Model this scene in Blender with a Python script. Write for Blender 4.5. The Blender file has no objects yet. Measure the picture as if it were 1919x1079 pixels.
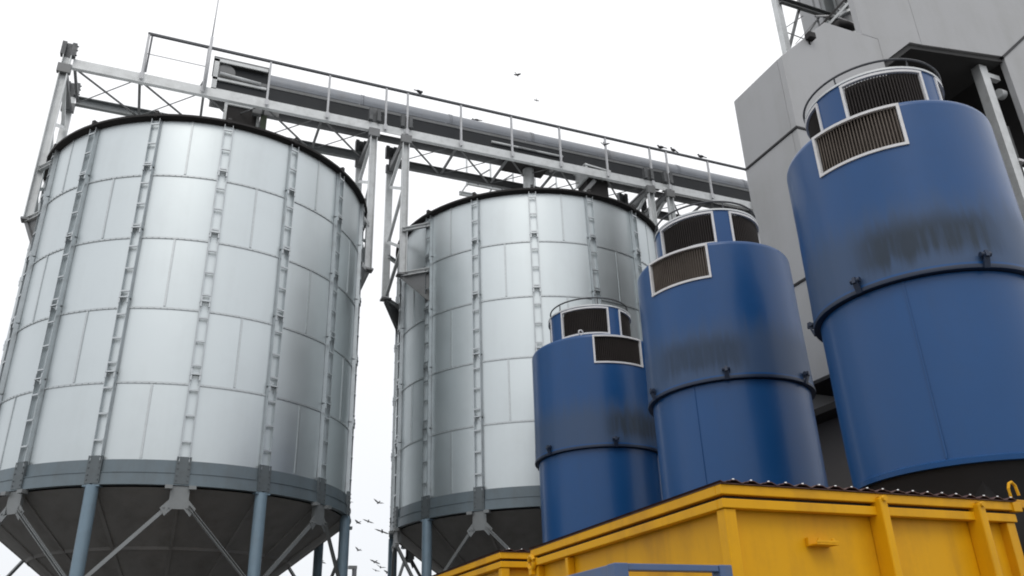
import bpy, bmesh, math, random
from math import sin, cos, pi, radians as R
from mathutils import Vector, Matrix
random.seed(7)
SC = bpy.context.scene
COL = SC.collection

# ------------------------------------------------------------------ camera, world, sun, exposure
_a, _p, _r = 0.4094870, R(24.976), R(-1.9836)
_M = Matrix(((cos(_a), sin(_a), 0), (-sin(_a), cos(_a), 0), (0, 0, 1)))
_F0 = Vector((0, cos(_p), sin(_p))); _U0 = Vector((0, -sin(_p), cos(_p))); _R0 = Vector((1, 0, 0))
_R = _M @ (_R0 * cos(_r) + _U0 * sin(_r)); _U = _M @ (-_R0 * sin(_r) + _U0 * cos(_r)); _F = _M @ _F0
cam_d = bpy.data.cameras.new('camera'); cam = bpy.data.objects.new('camera', cam_d); COL.objects.link(cam)
cam.matrix_world = Matrix(((_R.x, _U.x, -_F.x, 0), (_R.y, _U.y, -_F.y, 0), (_R.z, _U.z, -_F.z, 1.7), (0, 0, 0, 1)))
cam_d.sensor_width = 36; cam_d.lens = 1574.43 / 1919 * 36; cam_d.clip_start = .05; cam_d.clip_end = 3000
SC.camera = cam

SUN_EL, SUN_AZ = R(52), R(205)          # azimuth clockwise from +Y
w = bpy.data.worlds.new('World'); SC.world = w; w.use_nodes = True
nt = w.node_tree; nt.nodes.clear()
out = nt.nodes.new('ShaderNodeOutputWorld'); mix = nt.nodes.new('ShaderNodeMixShader')
b1 = nt.nodes.new('ShaderNodeBackground'); b2 = nt.nodes.new('ShaderNodeBackground')
sky = nt.nodes.new('ShaderNodeTexSky'); sky.sky_type = 'NISHITA'; sky.sun_disc = False
sky.sun_elevation = SUN_EL; sky.sun_rotation = SUN_AZ
nt.links.new(sky.outputs[0], b1.inputs[0]); b1.inputs[1].default_value = .08
tc = nt.nodes.new('ShaderNodeTexCoord'); sep = nt.nodes.new('ShaderNodeSeparateXYZ')
nz = nt.nodes.new('ShaderNodeTexNoise'); nz.inputs['Scale'].default_value = 1.6; nz.inputs['Detail'].default_value = 4
nt.links.new(tc.outputs['Generated'], nz.inputs['Vector']); nt.links.new(tc.outputs['Generated'], sep.inputs[0])
rp = nt.nodes.new('ShaderNodeValToRGB')
rp.color_ramp.elements[0].position = 0.0; rp.color_ramp.elements[0].color = (.79, .81, .845, 1)
rp.color_ramp.elements[1].position = .72; rp.color_ramp.elements[1].color = (1.14, 1.14, 1.15, 1)
ma = nt.nodes.new('ShaderNodeMath'); ma.operation = 'MULTIPLY_ADD'; ma.inputs[1].default_value = .12
nt.links.new(nz.outputs[0], ma.inputs[0]); nt.links.new(sep.outputs[2], ma.inputs[2])
nt.links.new(ma.outputs[0], rp.inputs[0]); nt.links.new(rp.outputs[0], b2.inputs[0]); b2.inputs[1].default_value = 1.12
mix.inputs[0].default_value = .9
nt.links.new(b1.outputs[0], mix.inputs[1]); nt.links.new(b2.outputs[0], mix.inputs[2]); nt.links.new(mix.outputs[0], out.inputs[0])
sd = bpy.data.lights.new('sun', 'SUN'); sd.energy = .6; sd.angle = R(25); sd.color = (1, .96, .9)
so = bpy.data.objects.new('sun', sd); COL.objects.link(so)
_sd = Vector((sin(SUN_AZ) * cos(SUN_EL), cos(SUN_AZ) * cos(SUN_EL), sin(SUN_EL)))
so.rotation_euler = _sd.to_track_quat('Z', 'Y').to_euler(); so.location = (0, -10, 30)
SC.cycles.pixel_filter_type = 'BLACKMAN_HARRIS'; SC.cycles.filter_width = 1.9
SC.view_settings.view_transform = 'Standard'; SC.view_settings.look = 'None'
SC.view_settings.exposure = 0; SC.view_settings.gamma = 1; SC.view_settings.use_curve_mapping = False

# ------------------------------------------------------------------ materials
def mat(name, base, rough=.5, metal=0., dirt=None, dirt_amt=.4, dirt_scale=3., var=.08, bump=.0, bump_scale=40., streak=0., stretch=(1, 1, 1), rough_var=.0, objvar=0., coat=0.):
    m = bpy.data.materials.new(name); m.use_nodes = True; n = m.node_tree; L = n.links
    bs = n.nodes['Principled BSDF']
    tc = n.nodes.new('ShaderNodeTexCoord'); mp = n.nodes.new('ShaderNodeMapping'); mp.inputs['Scale'].default_value = stretch
    L.new(tc.outputs['Object'], mp.inputs[0])
    def noise(sc, det=5, src=mp, ro=.6):
        q = n.nodes.new('ShaderNodeTexNoise'); q.inputs['Scale'].default_value = sc; q.inputs['Detail'].default_value = det
        q.inputs['Roughness'].default_value = ro; L.new(src.outputs[0], q.inputs['Vector']); return q
    def ramp(src, a, b):
        q = n.nodes.new('ShaderNodeMapRange'); q.inputs['From Min'].default_value = a; q.inputs['From Max'].default_value = b
        L.new(src, q.inputs[0]); return q
    n1 = noise(dirt_scale)
    mx = n.nodes.new('ShaderNodeMix'); mx.data_type = 'RGBA'
    lo = tuple(c * (1 - var * 1.5) for c in base) + (1,); hi = tuple(min(1, c * (1 + var)) for c in base) + (1,)
    mx.inputs['A'].default_value = lo; mx.inputs['B'].default_value = hi
    L.new(n1.outputs[0], mx.inputs['Factor']); col = mx.outputs['Result']
    if dirt:
        n2 = noise(dirt_scale * .7 + .37, 8, ro=.7)
        if streak:
            mp2 = n.nodes.new('ShaderNodeMapping'); mp2.inputs['Scale'].default_value = (streak, streak, streak * .06)
            L.new(tc.outputs['Object'], mp2.inputs[0]); n3 = noise(1, 6, mp2)
            mm = n.nodes.new('ShaderNodeMath'); mm.operation = 'MULTIPLY'; L.new(n2.outputs[0], mm.inputs[0]); L.new(n3.outputs[0], mm.inputs[1])
            r2 = ramp(mm.outputs[0], .22, .42)
        else: r2 = ramp(n2.outputs[0], .48, .75)
        mu = n.nodes.new('ShaderNodeMath'); mu.operation = 'MULTIPLY'; mu.inputs[1].default_value = dirt_amt; L.new(r2.outputs[0], mu.inputs[0])
        m2 = n.nodes.new('ShaderNodeMix'); m2.data_type = 'RGBA'; m2.inputs['B'].default_value = (*dirt, 1)
        L.new(col, m2.inputs['A']); L.new(mu.outputs[0], m2.inputs['Factor']); col = m2.outputs['Result']
    if objvar:
        oi = n.nodes.new('ShaderNodeObjectInfo'); r3 = n.nodes.new('ShaderNodeMapRange')
        r3.inputs['To Min'].default_value = 1 - objvar; r3.inputs['To Max'].default_value = 1.0 + objvar * .3
        L.new(oi.outputs['Random'], r3.inputs[0]); vm = n.nodes.new('ShaderNodeVectorMath'); vm.operation = 'SCALE'
        L.new(col, vm.inputs[0]); L.new(r3.outputs[0], vm.inputs['Scale']); col = vm.outputs[0]
    L.new(col, bs.inputs['Base Color'])
    bs.inputs['Metallic'].default_value = metal; bs.inputs['Roughness'].default_value = rough
    if coat: bs.inputs['Coat Weight'].default_value = coat; bs.inputs['Coat Roughness'].default_value = .12
    if rough_var:
        rr = ramp(n1.outputs[0], .2, .8); rr.inputs['To Min'].default_value = max(.05, rough - rough_var); rr.inputs['To Max'].default_value = rough + rough_var
        L.new(rr.outputs[0], bs.inputs['Roughness'])
    if bump:
        nb = noise(bump_scale, 3, tc if False else mp); bp = n.nodes.new('ShaderNodeBump'); bp.inputs['Strength'].default_value = bump; bp.inputs['Distance'].default_value = .02
        L.new(nb.outputs[0], bp.inputs['Height']); L.new(bp.outputs[0], bs.inputs['Normal'])
    return m

M_SHEET = mat('galvanised_sheet', (.59, .635, .648), .43, 1., dirt=(.47, .50, .505), dirt_amt=.3, dirt_scale=1.1, var=.04, streak=3., rough_var=.05, objvar=.03, bump=.02, bump_scale=.9)
M_SEAM = mat('bolted_lap_seam', (.50, .53, .54), .42, .95, var=.15, dirt_scale=30)
M_STIFF = mat('galvanised_stiffener', (.50, .53, .545), .38, .95, var=.1, dirt=(.3, .3, .29), dirt_amt=.35, dirt_scale=6)
M_GALV = mat('dull_galvanised_steel', (.66, .68, .685), .5, .3, var=.12, dirt=(.25, .25, .24), dirt_amt=.4, dirt_scale=5)
M_GALVD = mat('weathered_steel', (.20, .205, .21), .55, .6, var=.15, dirt=(.12, .12, .1), dirt_amt=.5, dirt_scale=5)
M_RING = mat('blue_grey_ring_paint', (.155, .195, .22), .42, .35, var=.1, dirt=(.12, .13, .13), dirt_amt=.45, dirt_scale=4, streak=6)
M_LEG = mat('pale_blue_leg_paint', (.185, .265, .33), .45, .1, var=.1, dirt=(.12, .14, .15), dirt_amt=.4, dirt_scale=5, streak=8)
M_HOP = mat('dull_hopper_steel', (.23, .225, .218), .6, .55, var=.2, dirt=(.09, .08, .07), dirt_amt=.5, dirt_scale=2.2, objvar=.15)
M_DARK = mat('near_black_steel', (.022, .02, .02), .7, .2, var=.3)  # near-black; shade of recesses, undersides and openings is put into this colour
M_BLACK = mat('flat_black', (.012, .012, .014), .6, 0, var=.2)  # flat black for panel joints, the drum core and the lid gap
M_RAIL = mat('dark_painted_rail', (.09, .095, .105), .5, .3, var=.2)
M_POST = mat('pale_painted_post', (.55, .56, .58), .5, .1, var=.1, dirt=(.3, .29, .27), dirt_amt=.3, dirt_scale=9)
M_CONV = mat('grey_conveyor_cover', (.25, .265, .29), .42, .5, var=.1, dirt=(.2, .19, .18), dirt_amt=.5, dirt_scale=3)
M_TROUGH = mat('dark_conveyor_trough', (.014, .017, .021), .6, .1, var=.2, dirt=(.03, .03, .026), dirt_amt=.5)
M_WHITE = mat('white_window_trim', (.72, .72, .73), .5, 0, var=.05, dirt=(.4, .36, .3), dirt_amt=.35, dirt_scale=12)
M_GRILLE = mat('rusty_brown_grille', (.15, .125, .105), .75, .1, var=.25, dirt=(.055, .04, .03), dirt_amt=.6, dirt_scale=6)
M_GRILLED = mat('dark_brown_grille', (.026, .020, .018), .75, .1, var=.25, dirt=(.02, .015, .012), dirt_amt=.6, dirt_scale=6)
M_YEL = mat('yellow_enamel_paint', (.75, .375, .004), .45, 0, var=.06, dirt=(.30, .13, .02), dirt_amt=.45, dirt_scale=1.6, streak=4, bump=.06, bump_scale=3, rough_var=.06)
M_YEL.node_tree.nodes['Principled BSDF'].inputs['Specular IOR Level'].default_value = .22
M_BFRAME = mat('blue_frame_paint', (.07, .12, .24), .45, 0, var=.12, dirt=(.14, .13, .12), dirt_amt=.4, dirt_scale=14)
M_MAROON = mat('maroon_roof_sheet', (.085, .035, .028), .5, .1, var=.2, dirt=(.16, .12, .1), dirt_amt=.4, dirt_scale=9)
M_BWALL = mat('light_grey_cladding', (.405, .41, .42), .5, .15, var=.03, dirt=(.31, .31, .30), dirt_amt=.5, dirt_scale=.7, streak=1.6, bump=.05, bump_scale=1.2, rough_var=.08, objvar=.06)
M_CONC = mat('worn_concrete', (.15, .147, .14), .85, 0, dirt=(.08, .075, .07), dirt_amt=.6, dirt_scale=.6, var=.15, bump=.3, bump_scale=12)
M_BIRD = mat('dark_feathers', (.045, .045, .05), .7, 0, var=.3)
M_BIRDG = mat('grey_feathers', (.16, .16, .17), .7, 0, var=.3)
M_SCREW = mat('bright_screw_glint', (.8, .8, .8), .3, .6, var=.05)

# tank paint: glossy blue with a grimy soot band above the flange
def tank_paint(name, seed, strength, ac=220, aw=.9):
    m = mat(name, (.008, .072, .225), .36, 0, var=.10, dirt=(.02, .065, .17), dirt_amt=.45, dirt_scale=1.3, streak=3.5, rough_var=.08, coat=.12)
    n = m.node_tree; L = n.links; bs = n.nodes['Principled BSDF']
    bs.inputs['Specular IOR Level'].default_value = .38
    src = bs.inputs['Base Color'].links[0].from_socket
    tc = n.nodes.new('ShaderNodeTexCoord'); sp = n.nodes.new('ShaderNodeSeparateXYZ'); L.new(tc.outputs['Object'], sp.inputs[0])
    mp = n.nodes.new('ShaderNodeMapping'); mp.inputs['Location'].default_value = (seed, seed * 2, 0); mp.inputs['Scale'].default_value = (1.25, 1.25, .5); L.new(tc.outputs['Object'], mp.inputs[0])
    q = n.nodes.new('ShaderNodeTexNoise'); q.inputs['Scale'].default_value = 1.0; q.inputs['Detail'].default_value = 2; L.new(mp.outputs[0], q.inputs['Vector'])
    mp2 = n.nodes.new('ShaderNodeMapping'); mp2.inputs['Location'].default_value = (seed, 0, 0); mp2.inputs['Scale'].default_value = (16, 16, 1.6); L.new(tc.outputs['Object'], mp2.inputs[0])
    q2 = n.nodes.new('ShaderNodeTexNoise'); q2.inputs['Scale'].default_value = 1.0; q2.inputs['Detail'].default_value = 6; L.new(mp2.outputs[0], q2.inputs['Vector'])
    def mr(s, a, b, c=0, d=1):
        k = n.nodes.new('ShaderNodeMapRange'); k.interpolation_type = 'SMOOTHSTEP'
        for nm, v in (('From Min', a), ('From Max', b), ('To Min', c), ('To Max', d)): k.inputs[nm].default_value = v
        L.new(s, k.inputs[0]); return k.outputs[0]
    def mth(op, a, b):
        k = n.nodes.new('ShaderNodeMath'); k.operation = op
        for i, v in enumerate((a, b)):
            if isinstance(v, (int, float)): k.inputs[i].default_value = v
            else: L.new(v, k.inputs[i])
        return k.outputs[0]
    zz = mth('ADD', sp.outputs[2], mth('MULTIPLY', mth('SUBTRACT', q2.outputs[0], .5), .30))
    upper = mr(zz, 5.24, 5.00); low = mr(zz, 4.68, 4.86)
    vn = n.nodes.new('ShaderNodeVectorMath'); vn.operation = 'MULTIPLY'; vn.inputs[1].default_value = (1, 1, 0); L.new(tc.outputs['Object'], vn.inputs[0])
    vq = n.nodes.new('ShaderNodeVectorMath'); vq.operation = 'NORMALIZE'; L.new(vn.outputs[0], vq.inputs[0])
    vd = n.nodes.new('ShaderNodeVectorMath'); vd.operation = 'DOT_PRODUCT'; vd.inputs[1].default_value = (cos(R(ac)), sin(R(ac)), 0); L.new(vq.outputs[0], vd.inputs[0])
    blot = mr(mth('ADD', vd.outputs['Value'], mth('MULTIPLY', q.outputs[0], .12)), aw - .10, aw + .10); strk = mr(q2.outputs[0], .3, .6, .62, 1)
    heavy = mth('MULTIPLY', mth('MULTIPLY', upper, low), mth('MULTIPLY', blot, strk))
    light = mth('MULTIPLY', mr(zz, 5.45, 5.0), mr(sp.outputs[2], 4.66, 4.665)); light = mth('MULTIPLY', light, .5)
    c1 = n.nodes.new('ShaderNodeMix'); c1.data_type = 'RGBA'; c1.inputs['B'].default_value = (.065, .085, .11, 1)
    L.new(src, c1.inputs['A']); L.new(light, c1.inputs['Factor'])
    c2 = n.nodes.new('ShaderNodeMix'); c2.data_type = 'RGBA'; c2.inputs['B'].default_value = (.030, .036, .036, 1)
    L.new(c1.outputs['Result'], c2.inputs['A']); L.new(mth('MULTIPLY', heavy, strength), c2.inputs['Factor'])
    L.new(c2.outputs['Result'], bs.inputs['Base Color'])
    rg = bs.inputs['Roughness'].links[0].from_socket
    L.new(mth('ADD', rg, mth('MULTIPLY', mth('ADD', heavy, light), .3)), bs.inputs['Roughness'])
    return m

# ------------------------------------------------------------------ mesh helper
class MB:
    def __init__(s): s.v = []; s.f = []; s.m = []; s.sm = []
    def add(s, vs, fs, mi=0, smooth=False):
        o = len(s.v); s.v += [tuple(v) for v in vs]
        for f in fs: s.f.append(tuple(i + o for i in f)); s.m.append(mi); s.sm.append(smooth)
        return s
    def box(s, lo, hi, mi=0):
        x0, y0, z0 = lo; x1, y1, z1 = hi
        return s.add([(x0, y0, z0), (x1, y0, z0), (x1, y1, z0), (x0, y1, z0), (x0, y0, z1), (x1, y0, z1), (x1, y1, z1), (x0, y1, z1)],
                     [(0, 3, 2, 1), (4, 5, 6, 7), (0, 1, 5, 4), (1, 2, 6, 5), (2, 3, 7, 6), (3, 0, 4, 7)], mi)
    def beam(s, p0, p1, a, b, up=(0, 0, 1), mi=0):        # rectangular bar: a across, b along 'up'
        p0 = Vector(p0); p1 = Vector(p1); d = (p1 - p0).normalized(); up = Vector(up)
        x = d.cross(up)
        if x.length < 1e-4: x = d.cross(Vector((1, 0, 0)))
        x.normalize(); y = x.cross(d).normalized(); x *= a / 2; y *= b / 2
        vs = [p + q for p in (p0, p1) for q in (-x - y, x - y, x + y, -x + y)]
        return s.add(vs, [(3, 2, 1, 0), (4, 5, 6, 7), (0, 1, 5, 4), (1, 2, 6, 5), (2, 3, 7, 6), (3, 0, 4, 7)], mi)
    def channel(s, p0, p1, w, h, t=.012, up=(0, 0, 1), side=1, mi=0):   # C profile: web + two flanges
        p0 = Vector(p0); p1 = Vector(p1); d = (p1 - p0).normalized(); up = Vector(up).normalized(); x = d.cross(up).normalized() * side
        y = x.cross(d).normalized() * (1 if side > 0 else -1); y = up
        s.beam(p0, p1, t, h, up, mi)
        for k in (-1, 1):
            o = x * (w / 2 + t / 2) + y * (k * (h / 2 - t / 2)); s.beam(p0 + o, p1 + o, w, t, up, mi)
        return s
    def tube(s, p0, p1, r, n=8, mi=0, r1=None, cap=True):
        p0 = Vector(p0); p1 = Vector(p1); d = (p1 - p0).normalized(); r1 = r if r1 is None else r1
        x = d.orthogonal().normalized(); y = d.cross(x)
        vs = [p0 + (x * cos(2 * pi * i / n) + y * sin(2 * pi * i / n)) * r for i in range(n)] + [p1 + (x * cos(2 * pi * i / n) + y * sin(2 * pi * i / n)) * r1 for i in range(n)]
        s.add(vs, [(i, (i + 1) % n, n + (i + 1) % n, n + i) for i in range(n)], mi, True)
        if cap: s.add(vs, [tuple(range(n))[::-1], tuple(range(n, 2 * n))], mi)
        return s
    def path(s, pts, r, n=8, mi=0, closed=False):
        P = [Vector(p) for p in pts]; N = len(P); vs = []
        for i, p in enumerate(P):
            a = P[(i - 1) % N] if (closed or i) else p; b = P[(i + 1) % N] if (closed or i < N - 1) else p
            d = (b - a).normalized(); x = d.cross(Vector((0, 0, 1)))
            if x.length < 1e-3: x = Vector((1, 0, 0))
            x.normalize(); y = x.cross(d)
            vs += [p + (x * cos(2 * pi * k / n) + y * sin(2 * pi * k / n)) * r for k in range(n)]
        fs = []
        for i in range(N if closed else N - 1):
            j = (i + 1) % N
            fs += [(i * n + k, i * n + (k + 1) % n, j * n + (k + 1) % n, j * n + k) for k in range(n)]
        return s.add(vs, fs, mi, True)
    def arc(s, prof, a0, a1, n, c=(0, 0), mi=0, smooth=True, loop=False):   # revolve a profile [(r,z)] between angles
        vs = []; full = abs(a1 - a0 - 2 * pi) < 1e-6; K = len(prof); cols = n if full else n + 1
        for i in range(cols):
            t = a0 + (a1 - a0) * i / n
            vs += [(c[0] + r * cos(t), c[1] + r * sin(t), z) for r, z in prof]
        fs = []
        for i in range(n):
            j = (i + 1) % cols
            for k in range(K if loop else K - 1):
                l = (k + 1) % K
                fs.append((i * K + k, j * K + k, j * K + l, i * K + l))
        if loop and not full: fs += [tuple(range(K)), tuple((cols - 1) * K + k for k in range(K))[::-1]]
        return s.add(vs, fs, mi, smooth)
    def prism(s, poly, y0, y1, mi=0):                     # polygon in (x,z) extruded along y
        n = len(poly); vs = [(x, y0, z) for x, z in poly] + [(x, y1, z) for x, z in poly]
        return s.add(vs, [tuple(range(n)), tuple(range(2 * n - 1, n - 1, -1))] + [((i + 1) % n, i, n + i, n + (i + 1) % n) for i in range(n)], mi)
    def ball(s, c, rx, ry, rz, rot=0, n=10, mi=0):
        vs = []; fs = []; m = 6
        for i in range(m + 1):
            ph = pi * i / m
            for k in range(n):
                t = 2 * pi * k / n; x = rx * sin(ph) * cos(t); y = ry * sin(ph) * sin(t)
                vs.append((c[0] + x * cos(rot) - y * sin(rot), c[1] + x * sin(rot) + y * cos(rot), c[2] + rz * cos(ph)))
        for i in range(m):
            for k in range(n): fs.append((i * n + k, i * n + (k + 1) % n, (i + 1) * n + (k + 1) % n, (i + 1) * n + k))
        return s.add(vs, fs, mi, True)
    def mesh(s, name, mats):
        me = bpy.data.meshes.new(name); me.from_pydata(s.v, [], s.f)
        for m in (mats if isinstance(mats, (list, tuple)) else [mats]): me.materials.append(m)
        me.polygons.foreach_set('material_index', s.m); me.polygons.foreach_set('use_smooth', s.sm)
        bm = bmesh.new(); bm.from_mesh(me); bmesh.ops.remove_doubles(bm, verts=bm.verts, dist=1e-5)
        bmesh.ops.recalc_face_normals(bm, faces=bm.faces)
        for e in bm.edges:
            if len(e.link_faces) == 2 and e.calc_face_angle(0) > .6: e.smooth = False
        bm.to_mesh(me); bm.free(); me.update(); return me
    def obj(s, name, mats, parent=None, bevel=0, stuff=False):
        return put(name, s.mesh(name, mats), parent, bevel=bevel, stuff=stuff)
def put(name, me, parent=None, loc=None, rz=0, bevel=0, stuff=False):
    o = bpy.data.objects.new(name, me); COL.objects.link(o)
    if parent: o.parent = parent
    if loc: o.location = loc
    o.rotation_euler.z = rz
    if bevel:
        b = o.modifiers.new('bevel', 'BEVEL'); b.width = bevel; b.segments = 2; b.limit_method = 'ANGLE'; b.angle_limit = R(40)
    if stuff: o['kind'] = 'stuff'
    return o
def thing(name, label, cat, loc=(0, 0, 0), group=None):
    o = bpy.data.objects.new(name, None); COL.objects.link(o); o.location = loc; o.empty_display_size = .2
    o['label'] = label; o['category'] = cat
    if group: o['group'] = group
    return o
def tag(o, label, cat, group=None):
    o['label'] = label; o['category'] = cat
    if group: o['group'] = group
    return o
def copy_tree(o, parent=None):
    c = o.copy(); COL.objects.link(c); c.parent = parent
    for ch in list(o.children): copy_tree(ch, c)
    return c

# ------------------------------------------------------------------ ground
g = MB(); g.add([(-1500, -1500, 0), (1500, -1500, 0), (1500, 1500, 0), (-1500, 1500, 0)], [(0, 1, 2, 3)])
g.obj('ground', M_CONC)['kind'] = 'structure'

# ------------------------------------------------------------------ grain silos
SR = 3.0; ZR = 10.64; ROWS = [4.70, 5.87, 7.08, 8.31, 9.49, 10.62]; ZB = 4.34
def P(r, deg, z): return Vector((r * cos(R(deg)), r * sin(R(deg)), z))
def wall_sheet_mesh(z0, z1):
    mb = MB(); n = 20; A = R(45); lap = R(.62)
    # main skin, a gently crowned band so every sheet catches the sky a little differently
    prof = [(SR, z0), (SR + .003, z0 + (z1 - z0) * .3), (SR + .003, z0 + (z1 - z0) * .7), (SR, z1)]
    mb.arc(prof, 0, A, n)
    # bolted horizontal lap at the foot and vertical lap at the left edge: raised folded strips
    mb.arc([(SR - .002, z0 + .030), (SR + .013, z0 + .028), (SR + .013, z0 - .004), (SR - .002, z0 - .006)], 0, A, n, mi=1)
    mb.arc([(SR - .002, z0 + .046), (SR + .012, z0 + .046), (SR + .012, z1 - .01), (SR - .002, z1 - .01)], -lap / 2, lap / 2, 1, mi=1, smooth=False, loop=True)
    # bolt heads along the laps
    for k in range(24):
        t = A * (k + .5) / 24; c = Vector(((SR + .013) * cos(t), (SR + .013) * sin(t), z0 + .013)); d = Vector((cos(t), sin(t), 0))
        mb.tube(c, c + d * .010, .008, 5, mi=0)
    return mb.mesh('wall_sheet', [M_SHEET, M_SEAM])
sheet_me = [wall_sheet_mesh(ROWS[i], ROWS[i + 1]) for i in range(5)]
def stiffener_mesh():
    mb = MB(); w = .064
    # hat profile built facing +X at radius SR
    for z0, z1 in zip([4.70] + [ROWS[i] + .16 for i in range(1, 5)], [ROWS[i] + .145 for i in range(1, 5)] + [10.60]):
        poly = [(SR + .012, -w - .02), (SR + .012, -w), (SR + .075, -w), (SR + .075, -w - .008), (SR + .005, -w - .008), (SR + .005, -w - .02)]
        for sgn in (1, -1):
            pts = [(x, y * sgn) for x, y in poly]
            vs = [(x, y, z) for z in (z0, z1) for x, y in pts]
            mb.add(vs, [(i, (i + 1) % 6, 6 + (i + 1) % 6, 6 + i) for i in range(6)] + [tuple(range(6)), tuple(range(6, 12))])
        mb.box((SR + .010, -w, z0), (SR + .016, w, z1), mi=1)
    mb2 = MB()
    z = 4.98
    while z < 10.5:
        mb2.box((SR + .062, -w - .003, z), (SR + .082, w + .003, z + .026)); z += .392
    for q in ROWS[1:-1]:
        mb2.box((SR + .076, -w - .012, q + .06), (SR + .090, -w + .012, q + .24)); mb2.box((SR + .076, w - .012, q + .06), (SR + .090, w + .012, q + .24))
        mb2.box((SR + .06, -w - .010, q + .145), (SR + .098, w + .010, q + .165))
    return mb.mesh('stiffener', [M_STIFF, M_SHEET]), mb2.mesh('stiffener_clips', M_STIFF)
stiff_me, clips_me = stiffener_mesh()
ring_u = MB().arc([(SR - .02, 4.545), (SR + .030, 4.545), (SR + .030, 4.72), (SR - .02, 4.72)], R(.4), R(44.6), 20, loop=True).mesh('ring_beam_segment', M_RING)
ring_l = MB().arc([(SR - .02, 4.36), (SR + .07, 4.36), (SR + .07, 4.372), (SR + .048, 4.376), (SR + .048, 4.53), (SR + .058, 4.533), (SR + .058, 4.543), (SR - .02, 4.543)], R(.4), R(44.6), 20, loop=True).mesh('ring_beam_segment', M_RING)
pb = MB().box((SR + .031, -.10, 4.378), (SR + .070, .10, 4.77))
for y in (-.075, .075):
    for z in (4.43, 4.50, 4.60, 4.68, 4.75): pb.tube((SR + .070, y, z), (SR + .082, y, z), .011, 6)
splice_me = pb.mesh('ring_splice_plate', mat('dark_splice_plate', (.12, .14, .15), .5, .3, var=.15, dirt=(.06, .06, .06), dirt_amt=.4, dirt_scale=8))
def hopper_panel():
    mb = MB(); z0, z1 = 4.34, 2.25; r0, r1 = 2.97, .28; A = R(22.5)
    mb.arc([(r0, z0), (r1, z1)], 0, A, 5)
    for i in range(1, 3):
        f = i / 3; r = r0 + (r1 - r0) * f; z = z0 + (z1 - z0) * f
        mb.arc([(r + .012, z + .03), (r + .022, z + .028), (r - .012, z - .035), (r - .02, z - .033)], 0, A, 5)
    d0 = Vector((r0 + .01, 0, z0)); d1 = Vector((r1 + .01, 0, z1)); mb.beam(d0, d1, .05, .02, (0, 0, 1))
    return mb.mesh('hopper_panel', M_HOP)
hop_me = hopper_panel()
def roof_panel():
    mb = MB(); A = R(22.5)
    mb.arc([(3.09, 10.66), (.42, 12.02)], 0, A, 4); mb.beam((3.09, 0, 10.69), (.42, 0, 12.05), .05, .05)
    return mb.mesh('roof_panel', M_GALV)
roof_me = roof_panel()
leg_me = MB().tube((SR + .01, 0, 0), (SR + .01, 0, 4.355), .09, 20).mesh('leg', M_LEG)
foot_me = MB().box((SR - .12, -.18, .0), (SR + .21, .18, .03)).mesh('base_plate', M_LEG)
cap_me = MB().box((SR - .04, -.12, 4.335), (SR + .07, .12, 4.354)).mesh('leg_cap_plate', M_LEG)
nd = MB().box((SR + .03, -.13, 4.03), (SR + .05, .13, 4.352)).box((SR - .04, -.09, 4.10), (SR + .03, .09, 4.352))
nd.add([(SR + .05, -.13, 4.16), (SR + .05, -.24, 4.04), (SR + .05, -.17, 3.93), (SR + .05, -.08, 4.03), (SR + .035, -.13, 4.16), (SR + .035, -.24, 4.04), (SR + .035, -.17, 3.93), (SR + .035, -.08, 4.03)],
       [(0, 1, 2, 3), (7, 6, 5, 4), (0, 4, 5, 1), (1, 5, 6, 2), (2, 6, 7, 3), (3, 7, 4, 0)])
nd.add([(SR + .05, .13, 4.16), (SR + .05, .24, 4.04), (SR + .05, .17, 3.93), (SR + .05, .08, 4.03), (SR + .035, .13, 4.16), (SR + .035, .24, 4.04), (SR + .035, .17, 3.93), (SR + .035, .08, 4.03)],
       [(0, 3, 2, 1), (4, 5, 6, 7), (0, 1, 5, 4), (1, 2, 6, 5), (2, 3, 7, 6), (3, 0, 4, 7)])
for y in (-.19, -.12, .12, .19): nd.tube((SR + .05, y, 4.05), (SR + .066, y, 4.05), .013, 6)
for y in (-.16, .16): nd.box((SR + .02, y - .05, 4.30), (SR + .125, y + .05, 4.352))
M_BRACE = mat('brace_galvanised', (.23, .245, .25), .5, .4, var=.1, dirt=(.15, .15, .14), dirt_amt=.4)
node_me = nd.mesh('brace_node_plate', M_BRACE)
def brace_mesh(sgn):
    mb = MB(); a = P(SR + .05, 0, 4.06); a.y += sgn * .14; b = P(SR + .05, sgn * 22.5, 2.98)
    mb.channel(a, b, .04, .055, .008, up=(0, 0, 1)); return mb
def lower_brace_mesh(sgn):
    mb = MB(); a = P(SR + .05, 22.5, 2.9); b = P(SR + .05, -22.5, .35)
    if sgn < 0: a, b = P(SR - .02, -22.5, 2.9), P(SR - .02, 22.5, .35)
    mb.channel(a, b, .05, .075, .012); return mb
br_me = [brace_mesh(s).mesh('brace', M_BRACE) for s in (-1, 1)]
lb_me = [lower_brace_mesh(s).mesh('brace', M_BRACE) for s in (-1, 1)]
stay_me = MB().beam(P(SR - .02, -22.5, 2.94), P(SR - .02, 22.5, 2.94), .05, .07).mesh('tie_bar', M_GALV)
tb_me = MB().box((SR - .01, -.03, 10.62), (SR + .10, .03, 10.75)).mesh('eave_bracket', M_DARK)

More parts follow.
